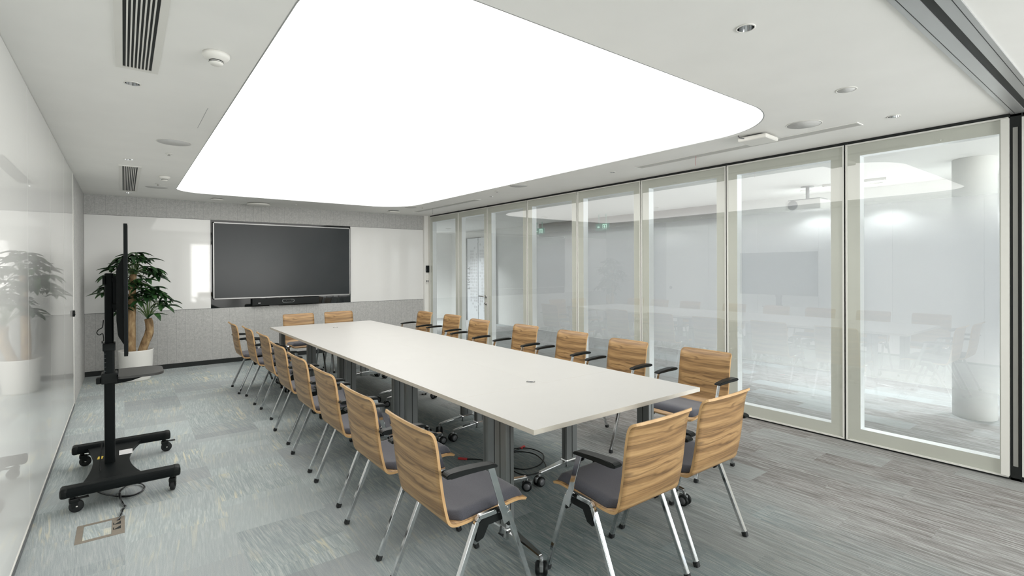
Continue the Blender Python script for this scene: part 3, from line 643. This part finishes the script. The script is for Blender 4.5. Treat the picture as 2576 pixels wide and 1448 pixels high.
for k, (nm, j) in enumerate(names):
    for side, xc in (('left', (TX0+TM)/2), ('right', (TM+TX1)/2)):
        tb = make_table(TYS[j+1]-TYS[j], (TX1-TX0)/2, 'white lengthwise conference table, %s one of the %s pair' % (side, nm), .12, (xc, (TYS[j]+TYS[j+1])/2, 0), math.pi/2, 10*k+(side == 'left'))
        if side == 'left' and nm == 'near': grommet(tb, -(TYS[2]-TYS[1])/2+.075, -(.343)+.055)
        if side == 'left' and nm == 'far': grommet(tb, (TYS[4]-TYS[3])/2-.06, -(.343)+.02)
# ---------------------------------------------------------------- chairs
PROF = [(-.054, .838), (-.042, .835), (-.029, .824), (-.019, .806), (-.012, .78), (-.006, .745), (0, .70), (.006, .65), (.012, .60), (.020, .55), (.030, .50), (.038, .467),
        (.045, .446), (.056, .431), (.072, .424), (.092, .421), (.13, .421), (.18, .425), (.24, .430), (.30, .435), (.35, .440), (.39, .443), (.42, .442), (.445, .437), (.465, .428), (.480, .415)]
def smoothpath(P, n):
    out = []
    for i in range(len(P)-1):
        p0 = P[max(i-1, 0)]; p1 = P[i]; p2 = P[i+1]; p3 = P[min(i+2, len(P)-1)]
        for k in range(n):
            s = k/n
            out.append(tuple(.5*((2*b)+(c-a)*s+(2*a-5*b+4*c-d)*s*s+(-a+3*b-3*c+d)*s**3) for a, b, c, d in zip(p0, p1, p2, p3)))
    out.append(P[-1]); return out
def shell_mesh():
    path = smoothpath(PROF, 2); N = len(path); mb = MB(); bm = mb.bm; HW = .2175; T = .012
    L = [0]
    for a, b in zip(path, path[1:]): L.append(L[-1]+math.hypot(b[0]-a[0], b[1]-a[1]))
    tot = L[-1]; K = 14; top = []; bot = []
    for i, (x, z) in enumerate(path):
        a = path[max(i-1, 0)]; b = path[min(i+1, N-1)]; d = Vector((b[0]-a[0], b[1]-a[1])).normalized(); nx, nz = d.y, -d.x   # outward/back side normal
        s = L[i]; hw = HW
        for q, r in ((s, .035), (tot-s, .045)):
            if q < r: hw = min(hw, HW-r+math.sqrt(max(0, r*r-(r-q)**2)))
        # waist: seat slightly narrower than back
        rt, rb = [], []
        for k in range(K+1):
            y = -hw+2*hw*k/K
            dish = .010*(1-(y/HW)**2)*(1 if s < .42 else .5)     # slight hollow towards the sitter's back
            ox, oz = nx*dish*(-1)*(-1), 0
            rt.append(bm.verts.new((x-nx*T/2*1+(-dish if s < .40 else 0), y, z-nz*T/2)))
            rb.append(bm.verts.new((x+nx*T/2*1+(-dish if s < .40 else 0), y, z+nz*T/2)))
        top.append(rt); bot.append(rb)
    def q(a, b, c, d, m, sm=True):
        f = bm.faces.new((a, b, c, d)); f.material_index = m; f.smooth = sm
    for i in range(N-1):
        for k in range(K):
            q(top[i][k], top[i][k+1], top[i+1][k+1], top[i+1][k], 0); q(bot[i][k+1], bot[i][k], bot[i+1][k], bot[i+1][k+1], 0)
        q(top[i+1][0], bot[i+1][0], bot[i][0], top[i][0], 1, False); q(top[i][K], bot[i][K], bot[i+1][K], top[i+1][K], 1, False)
    for i in (0, N-1):
        for k in range(K): q(top[i][k], bot[i][k], bot[i][k+1], top[i][k+1], 1, False)
    return mb
def pad_mesh():
    mb = MB(); bm = mb.bm; path = [p for p in smoothpath(PROF, 3) if p[0] > .066 and p[1] < .46][:]; path = [p for p in path if p[0] < .462]
    N = len(path); K = 16; rows = []
    x0, x1 = path[0][0], path[-1][0]
    up, lo = [], []
    for i, (x, z) in enumerate(path):
        q = (x-x0)/(x1-x0); hw = .203
        if x-x0 < .05: hw = .203-.05+(x-x0)
        if x1-x < .03: hw = .203-.03+math.sqrt(max(0, .03**2-(.03-(x1-x))**2))
        ru, rl = [], []
        for k in range(K+1):
            u = -1+2*k/K; y = hw*u
            e = min((x-x0)/.03, (x1-x)/.035, (1-abs(u))*hw/.022); e = max(0, min(1, e)); hgt = .004+.026*math.sqrt(1-(1-e)**2)
            ru.append(bm.verts.new((x, y, z+.007+hgt))); rl.append(bm.verts.new((x, y, z+.0065)))
        up.append(ru); lo.append(rl)
    for i in range(N-1):
        for k in range(K):
            f = bm.faces.new((up[i][k], up[i+1][k], up[i+1][k+1], up[i][k+1])); f.smooth = True
            bm.faces.new((lo[i][k+1], lo[i+1][k+1], lo[i+1][k], lo[i][k]))
        f = bm.faces.new((up[i][0], lo[i][0], lo[i+1][0], up[i+1][0])); f = bm.faces.new((up[i+1][K], lo[i+1][K], lo[i][K], up[i][K]))
    for i in (0, N-1):
        for k in range(K): bm.faces.new((up[i][k], up[i][k+1], lo[i][k+1], lo[i][k]))
    return mb
def make_chair(label):
    t_ = thing('conference_chair', label, 'chair')
    shell_mesh().build('seat_shell', [WOOD, PLY], t_)
    pad_mesh().build('seat_pad', PAD, t_)
    for s in (-1, 1):
        y = s*.236; yt = s*.232
        lg = MB().beam((.0, y, .022), (.172, yt, .418), .022, .022, up=(0, 1, 0), bev=.003).beam((.172, yt, .418), (.186, yt, .432), .022, .020, up=(0, 1, 0), bev=.003).build('leg', CHROME, t_)
        MB().beam((-.006, y, .0), (.003, y, .026), .026, .026, up=(0, 1, 0), bev=.003).build('glide', RUBBER, lg)
        lg = MB().beam((.475, y, .022), (.338, yt, .418), .022, .022, up=(0, 1, 0), bev=.003).beam((.338, yt, .418), (.326, yt, .434), .022, .020, up=(0, 1, 0), bev=.003).build('leg', CHROME, t_)
        MB().beam((.481, y, .0), (.473, y, .026), .026, .026, up=(0, 1, 0), bev=.003).build('glide', RUBBER, lg)
        MB().beam((.180, yt, .4335), (.330, yt, .4365), .020, .022, up=(0, 0, 1), bev=.003).build('side_rail', CHROME, t_)
        MB().prism([(.172, .400), (.192, .424), (.325, .427), (.350, .400), (.362, .352), (.338, .350), (.318, .395), (.228, .392), (.205, .340), (.172, .330), (.160, .345)], s*.214, s*.240, 'y', bev=.003).build('bracket', BLACK, t_)
        ya = s*.262
        sup = MB().beam((.312, ya, .385), (.226, ya, .652), .008, .030, up=(0, 0, 1), bev=.002)
        sup.beam((.305, s*.24, .405), (.305, s*.264, .405), .018, .018).build('arm_support', CHROME, t_)
        yy = s*.262
        mb = MB(); P = [(-.004, .668), (.012, .676), (.07, .678), (.15, .674), (.225, .667), (.245, .661), (.250, .655), (.246, .648), (.20, .652), (.10, .655), (.02, .654), (-.002, .657)]
        mb.prism(P, yy-.024, yy+.024, 'y', bev=.003); mb.build('armrest', BLACK, t_)
    MB().tube([(.205, -.225, .410), (.205, .225, .410)], .009).tube([(.300, -.225, .414), (.300, .225, .414)], .009).build('seat_crossbar', CHROME, t_)
    return t_
c0 = make_chair('x'); first = [True]
def chair(x, y, ang, label, group):
    if first[0]: first[0] = False; c = c0; c.location = (x, y, 0); c.rotation_euler = (0, 0, ang); tag(c, label, 'chair', group); return c
    return dup(c0, (x, y, 0), ang, label, group)
GL, GR, GE = 'wooden armchairs along the left side of the table', 'wooden armchairs along the glass partition side', 'wooden armchairs at the table ends'
ordL = ['farthest', 'second farthest', 'third farthest', 'fourth farthest', 'fourth nearest', 'third nearest', 'second nearest', 'nearest']
for i, (x, y, a) in enumerate([(1.100, 7.09, .0), (1.150, 6.44, 0), (1.167, 5.72, 0), (1.114, 4.85, 0), (1.087, 4.12, 0), (1.072, 3.44, 0), (1.040, 2.73, 0), (1.022, 2.05, 0)]):
    chair(x, y, a, 'oak veneer armchair with chrome legs, %s of the eight on the left side' % ordL[i], GL)
ordR = ['farthest', 'second farthest', 'third farthest', 'middle', 'third nearest', 'second nearest', 'nearest']
for i, (x, y, a) in enumerate([(3.64, 6.99, 0), (3.68, 6.24, 0), (3.60, 5.43, 0), (3.66, 4.56, 0), (3.67, 3.80, 0), (3.61, 3.02, 0), (3.645, 2.27, 0)]):
    chair(x, y, math.pi+a, 'golden oak armchair with dark seat pad, %s of seven on the glass partition side' % ordR[i], GR)
chair(1.915, 1.43, math.pi/2, 'oak veneer armchair at the near table end, left one, back to the camera', GE)
chair(2.512, 1.462, math.pi/2, 'oak veneer armchair at the near table end, right one, back to the camera', GE)
chair(2.045, 7.83, -math.pi/2, 'oak veneer armchair at the far table end, left one, below the wall display', GE)
chair(2.645, 7.86, -math.pi/2, 'oak veneer armchair at the far table end, right one, below the wall display', GE)
# ---------------------------------------------------------------- rolling display stand
t_ = thing('display_stand', 'black rolling stand on casters with shelf, carrying a flat display', 'display stand', (-.083, 4.61, 0))
MB().box((-.030, -.045, .12), (.030, .045, .97), bev=.012).build('lower_post', BLACKM, t_)
MB().box((-.025, -.038, .96), (.025, .038, 1.478), bev=.010).build('upper_post', BLACKM, t_)
MB().box((-.037, -.052, .93), (.035, .052, .985), bev=.006).box((-.042, -.03, .985), (-.036, .0, 1.0)).build('collar', BLACK, t_)
mb = MB()
for k in range(8): mb.box((-.0312, -.0455, .70+k*.03), (-.018, -.0448, .7015+k*.03))
mb.box((-.0285, -.0455, .70), (-.0275, -.0448, .92)); mb.build('height_scale', ALU, t_)
for y0 in (-.46, .47):
    r_ = MB().box((-.225, y0-.045, .105), (.375, y0+.045, .165), bev=.022, seg=3).build('rail', BLACKM, t_)
    MB().box((-.235, y0-.046, .104), (-.19, y0+.046, .166), bev=.02, seg=3).build('end_cap', BLACK, r_); MB().box((.335, y0-.046, .104), (.385, y0+.046, .166), bev=.02, seg=3).build('end_cap', BLACK, r_)
    for x in (-.175, .340):
        a = {(-.46, -.175): .15, (-.46, .34): 1.35, (.47, -.175): .1, (.47, .34): .1}[(y0, x)]
        R_ = Matrix.Rotation(a, 4, 'Z')
        def bl(m_, nm, mt, par):
            bmesh.ops.rotate(m_.bm, verts=m_.bm.verts, cent=(0, 0, 0), matrix=R_); bmesh.ops.translate(m_.bm, verts=m_.bm.verts, vec=(x, y0, 0)); return m_.build(nm, mt, par)
        cs = bl(MB().lathe([(.001, -.013), (.034, -.013), (.037, -.009), (.037, .009), (.034, .013), (.001, .013)], (.018, 0, .037), 'y', 28), 'caster', RUBBER, t_)
        bl(MB().tube([(0, 0, .106), (0, 0, .085)], .014).box((-.018, -.020, .062), (.03, .020, .088), bev=.006).box((-.006, -.019, .03), (.024, -.015, .07)).box((-.006, .015, .03), (.024, .019, .07)), 'fork', BLACK, cs)
        bl(MB().box((.02, -.016, .078), (.078, .016, .084), bev=.002, rot=None), 'brake_lever', BLACK, cs)
        bl(MB().lathe([(.001, -.021), (.006, -.021), (.006, -.012)], (.018, 0, .037), 'y', 12).lathe([(.001, .021), (.006, .021), (.006, .012)], (.018, 0, .037), 'y', 12), 'axle_bolt', STEEL, cs)
# waisted base plate
pts = []
for k in range(13):
    u = -1+2*k/12; pts.append((.165-.085*(1-u*u)**1.0*1.0+.03, u*.43))
for k in range(13):
    u = 1-2*k/12; pts.append((-.165+.05*(1-u*u)+.02, u*.43))
MB().prism(pts, .118, .142, 'z', bev=.003).build('base_plate', BLACKM, t_)
MB().box((.05, .10, .1425), (.13, .22, .1432)).build('rating_label', PAPER, t_)
MB().prism([(-.075, .09), (-.045, .085), (-.040, .15), (-.070, .155)], .1425, .1434, 'z').build('warning_label', YELL, t_)
# shelf with bracket
sh = []
for x, y in rrect(.05, -.17, .315, .20, (.012, .09, .09, .012), 8): sh.append((x, y))
MB().prism(sh, .745, .762, 'z', bev=.003).build('shelf', SHELFM, t_)
MB().prism([(.03, .745), (.26, .745), (.12, .705), (.03, .695)], -.05, -.042, 'y').prism([(.03, .745), (.26, .745), (.12, .705), (.03, .695)], .042, .05, 'y').build('shelf_bracket', BLACKM, t_)
MB().box((-.045, -.056, .70), (.045, .056, .775), bev=.006).box((-.075, -.03, .70), (-.045, .03, .745), bev=.008).build('shelf_clamp', BLACK, t_)
MB().box((.024, -.15, 1.21), (.040, -.11, 1.46)).box((.024, .11, 1.21), (.040, .15, 1.46)).box((.02, -.16, 1.42), (.045, .16, 1.445)).box((.02, -.16, 1.24), (.045, .16, 1.265)).box((-.035, -.05, 1.40), (-.02, .05, 1.46)).build('mount_bracket', BLACKM, t_)
t_ = thing('display_monitor', 'flat black display seen edge-on, mounted on the rolling stand', 'display', (0, 4.605, 1.379))
MB().box((.000, -.722, -.405), (.020, .722, .405), bev=.003).build('casing', BLACKM, t_)
MB().box((.0202, -.712, -.395), (.0212, .712, .395)).build('screen', SCREEN, t_)
MB().prism([(-.0, -.36), (-.030, -.30), (-.038, -.20), (-.038, .12), (-.0, .22)], -.50, .50, 'y', bev=.004).build('rear_housing', BLACK, t_)
mb = MB().tube(smoothpath([(-.114, 4.575, 1.15), (-.120, 4.57, 1.10), (-.140, 4.565, 1.085), (-.150, 4.56, 1.065), (-.138, 4.56, 1.048), (-.119, 4.565, 1.055), (-.114, 4.57, 1.03), (-.114, 4.575, 1.0)], 6), .0028, 8)
mb.build('signal_cable', BLACK, label='thin black cable loop at the side of the display stand post', cat='cable')
def wavy(P, r, n=8): return MB().tube(smoothpath([tuple(p) for p in P], 6), r, n)
P1 = [(-.125, 4.53, .30), (-.135, 4.45, .16), (-.13, 4.38, .09), (-.165, 4.47, .012), (-.12, 4.36, .008), (-.06, 4.27, .008), (.0, 4.20, .009), (.06, 4.20, .010), (.105, 4.28, .012), (.09, 4.38, .012), (.03, 4.42, .014), (-.02, 4.33, .016), (-.03, 4.22, .018), (-.01, 4.08, .012), (-.002, 4.03, .010), (-.012, 3.95, .018), (-.022, 3.88, .014), (-.03, 3.85, .004)]
wavy(P1, .0045).build('power_cord', BLACK, label='black power cord looped on the carpet from display stand to floor box', cat='cord')
P2 = [(p[0]+.008*math.sin(3*i), p[1]+.010*math.cos(2*i), p[2]+.004) for i, p in enumerate(P1[3:])]
wavy(P2, .003).build('data_cord', GREYP, label='thinner dark grey cord tied beside the black power cord on the carpet', cat='cord')
# floor box
t_ = thing('floor_box', 'bronze framed floor socket box with carpet lid in the left foreground', 'floor box', (-.112, 3.775, 0))
bx, by = .110, .125
MB().box((-bx, -by, 0), (bx, -by+.026, .0025)).box((-bx, by-.024, 0), (bx, by, .0025)).box((-bx, -by+.026, 0), (-bx+.03, by-.024, .0025)).box((bx-.060, -by+.026, 0), (bx, by-.024, .0025)).build('frame', BRONZE, t_)
MB().box((-bx+.032, -by+.028, 0), (bx-.062, by-.026, .0018)).build('carpet_lid', CARPET, t_)
for dy in (-.05, .02):
    mb = MB(); mb.prism([(.060, dy), (.092, dy-.004), (.092, dy+.04)], .0026, .0034, 'z').box((.056, dy+.0, .0026), (.060, dy+.03, .0034)); mb.build('cable_outlet', DARKG, t_)
# AV cable under the near table
P = [(2.12, 3.38, .008), (2.20, 3.30, .010), (2.30, 3.14, .008), (2.40, 3.25, .008), (2.55, 3.32, .010), (2.66, 3.25, .010), (2.66, 3.08, .012), (2.52, 2.94, .010), (2.36, 2.93, .010), (2.30, 3.05, .012), (2.38, 3.22, .014), (2.52, 3.24, .016), (2.60, 3.10, .016), (2.50, 2.86, .010), (2.30, 2.84, .010), (2.28, 3.02, .014), (2.44, 3.22, .020), (2.62, 3.30, .012)]
t_ = thing('display_cable', 'black cable with red plugs coiled on the carpet under the table', 'cable', (0, 0, 0))
wavy(P, .0045).build('cable', BLACK, t_); MB().beam((2.13, 3.37, .010), (2.085, 3.43, .010), .022, .012, bev=.002).beam((2.60, 3.29, .013), (2.66, 3.315, .012), .020, .012, bev=.002).build('plug', RED, t_)
wavy([(2.344, 7.20, .70), (2.346, 7.22, .5), (2.342, 7.28, .3), (2.346, 7.33, .12), (2.345, 7.38, .02), (2.344, 7.45, .004)], .0025, 6).build('charger_cord', BLACK, label='thin dark cord hanging under the far end of the table', cat='cord')
# ---------------------------------------------------------------- plant
t_ = thing('potted_tree', 'money tree with two thick trunks in a white round pot by the back wall', 'potted plant', (.13, 8.62, 0))
MB().lathe([(.001, 0), (.155, 0), (.165, .02), (.185, .20), (.195, .40), (.197, .415), (.190, .417), (.180, .36), (.178, .35)], n=48).build('pot', POT, t_)
MB().lathe([(.001, .375), (.181, .370), (.181, .36)], n=32).build('soil', SOIL, t_)
MB().tube(smoothpath([(-.05, 0, .36), (-.048, .01, .7), (-.040, 0, 1.0), (-.035, -.01, 1.25), (-.025, 0, 1.44)], 5), [.050]*6+[.046]*6+[.042]*5+[.040]*3+[.038], 14).build('trunk', BARK, t_)
MB().tube(smoothpath([(.06, -.02, .36), (.10, -.02, .50), (.145, -.03, .63), (.15, -.02, .75), (.135, -.02, .83)], 5), [.052]*6+[.052]*6+[.048]*6+[.046]*3, 14).build('trunk', BARK, t_)
rl = random.Random(11)
leaf, stem = MB(), MB()
def leaflet(mb, base, d, L, W, droop):
    d = Vector(d).normalized(); side = d.cross(Vector((0, 0, 1))).normalized(); n = 6; prevL = prevR = prevC = None
    p = Vector(base); dirv = d.copy()
    for k in range(n+1):
        s = k/n; wd = W*math.sin(math.pi*min(1, s**.75*.97+.02))**.9
        if k: dirv = (dirv+Vector((0, 0, -droop/n))).normalized(); p = p+dirv*(L/n)
        nrm = side.cross(dirv)
        c = mb.bm.verts.new(p-nrm*wd*.10); l_ = mb.bm.verts.new(p+side*wd/2+nrm*wd*.12); r_ = mb.bm.verts.new(p-side*wd/2+nrm*wd*.12)
        if k:
            for q in ((prevL, prevC, c, l_), (prevC, prevR, r_, c)):
                f = mb.bm.faces.new(q); f.smooth = True
        prevL, prevC, prevR = l_, c, r_
def cluster(origin, tip, n, L):
    o_ = Vector(origin); e = Vector(tip); mid = (o_+e)/2+Vector((0, 0, .05))
    stem.tube(smoothpath([tuple(o_), tuple(mid), tuple(e)], 4), .0035, 6)
    out = (e-o_); a0 = math.atan2(out.y, out.x); up = rl.uniform(-.25, .35)
    for k in range(n):
        a = a0+(k-(n-1)/2)*(2*math.pi*.86/n)+rl.uniform(-.12, .12)
        fr = 1-.35*abs(k-(n-1)/2)/((n-1)/2)
        leaflet(leaf, e, (math.cos(a), math.sin(a), up+rl.uniform(-.15, .1)), L*fr*rl.uniform(.85, 1.1), L*.37*fr, rl.uniform(.5, 1.2))
def crown(c, nstems, rx, rz0, rz1, L):
    for k in range(nstems):
        a = k*2.399+rl.uniform(-.2, .2); rad = rx*math.sqrt((k+.6)/nstems)*rl.uniform(.85, 1.08); h_ = rz1-(rz1-rz0)*(rad/rx)**1.6*rl.uniform(.6, 1.1)
        cluster(c, (c[0]+rad*math.cos(a), c[1]+rad*math.sin(a)*.8, c[2]+h_), rl.choice((5, 6, 6, 7)), L*rl.uniform(.85, 1.15))
crown((-.025, 0, 1.43), 36, .31, -.16, .32, .21)
crown((-.06, -.02, 1.30), 14, .30, -.12, .08, .19)
crown((.135, -.02, .83), 28, .27, .08, .42, .19)
leaf.build('foliage', LEAF, t_); stem.build('stems', STEM, t_)
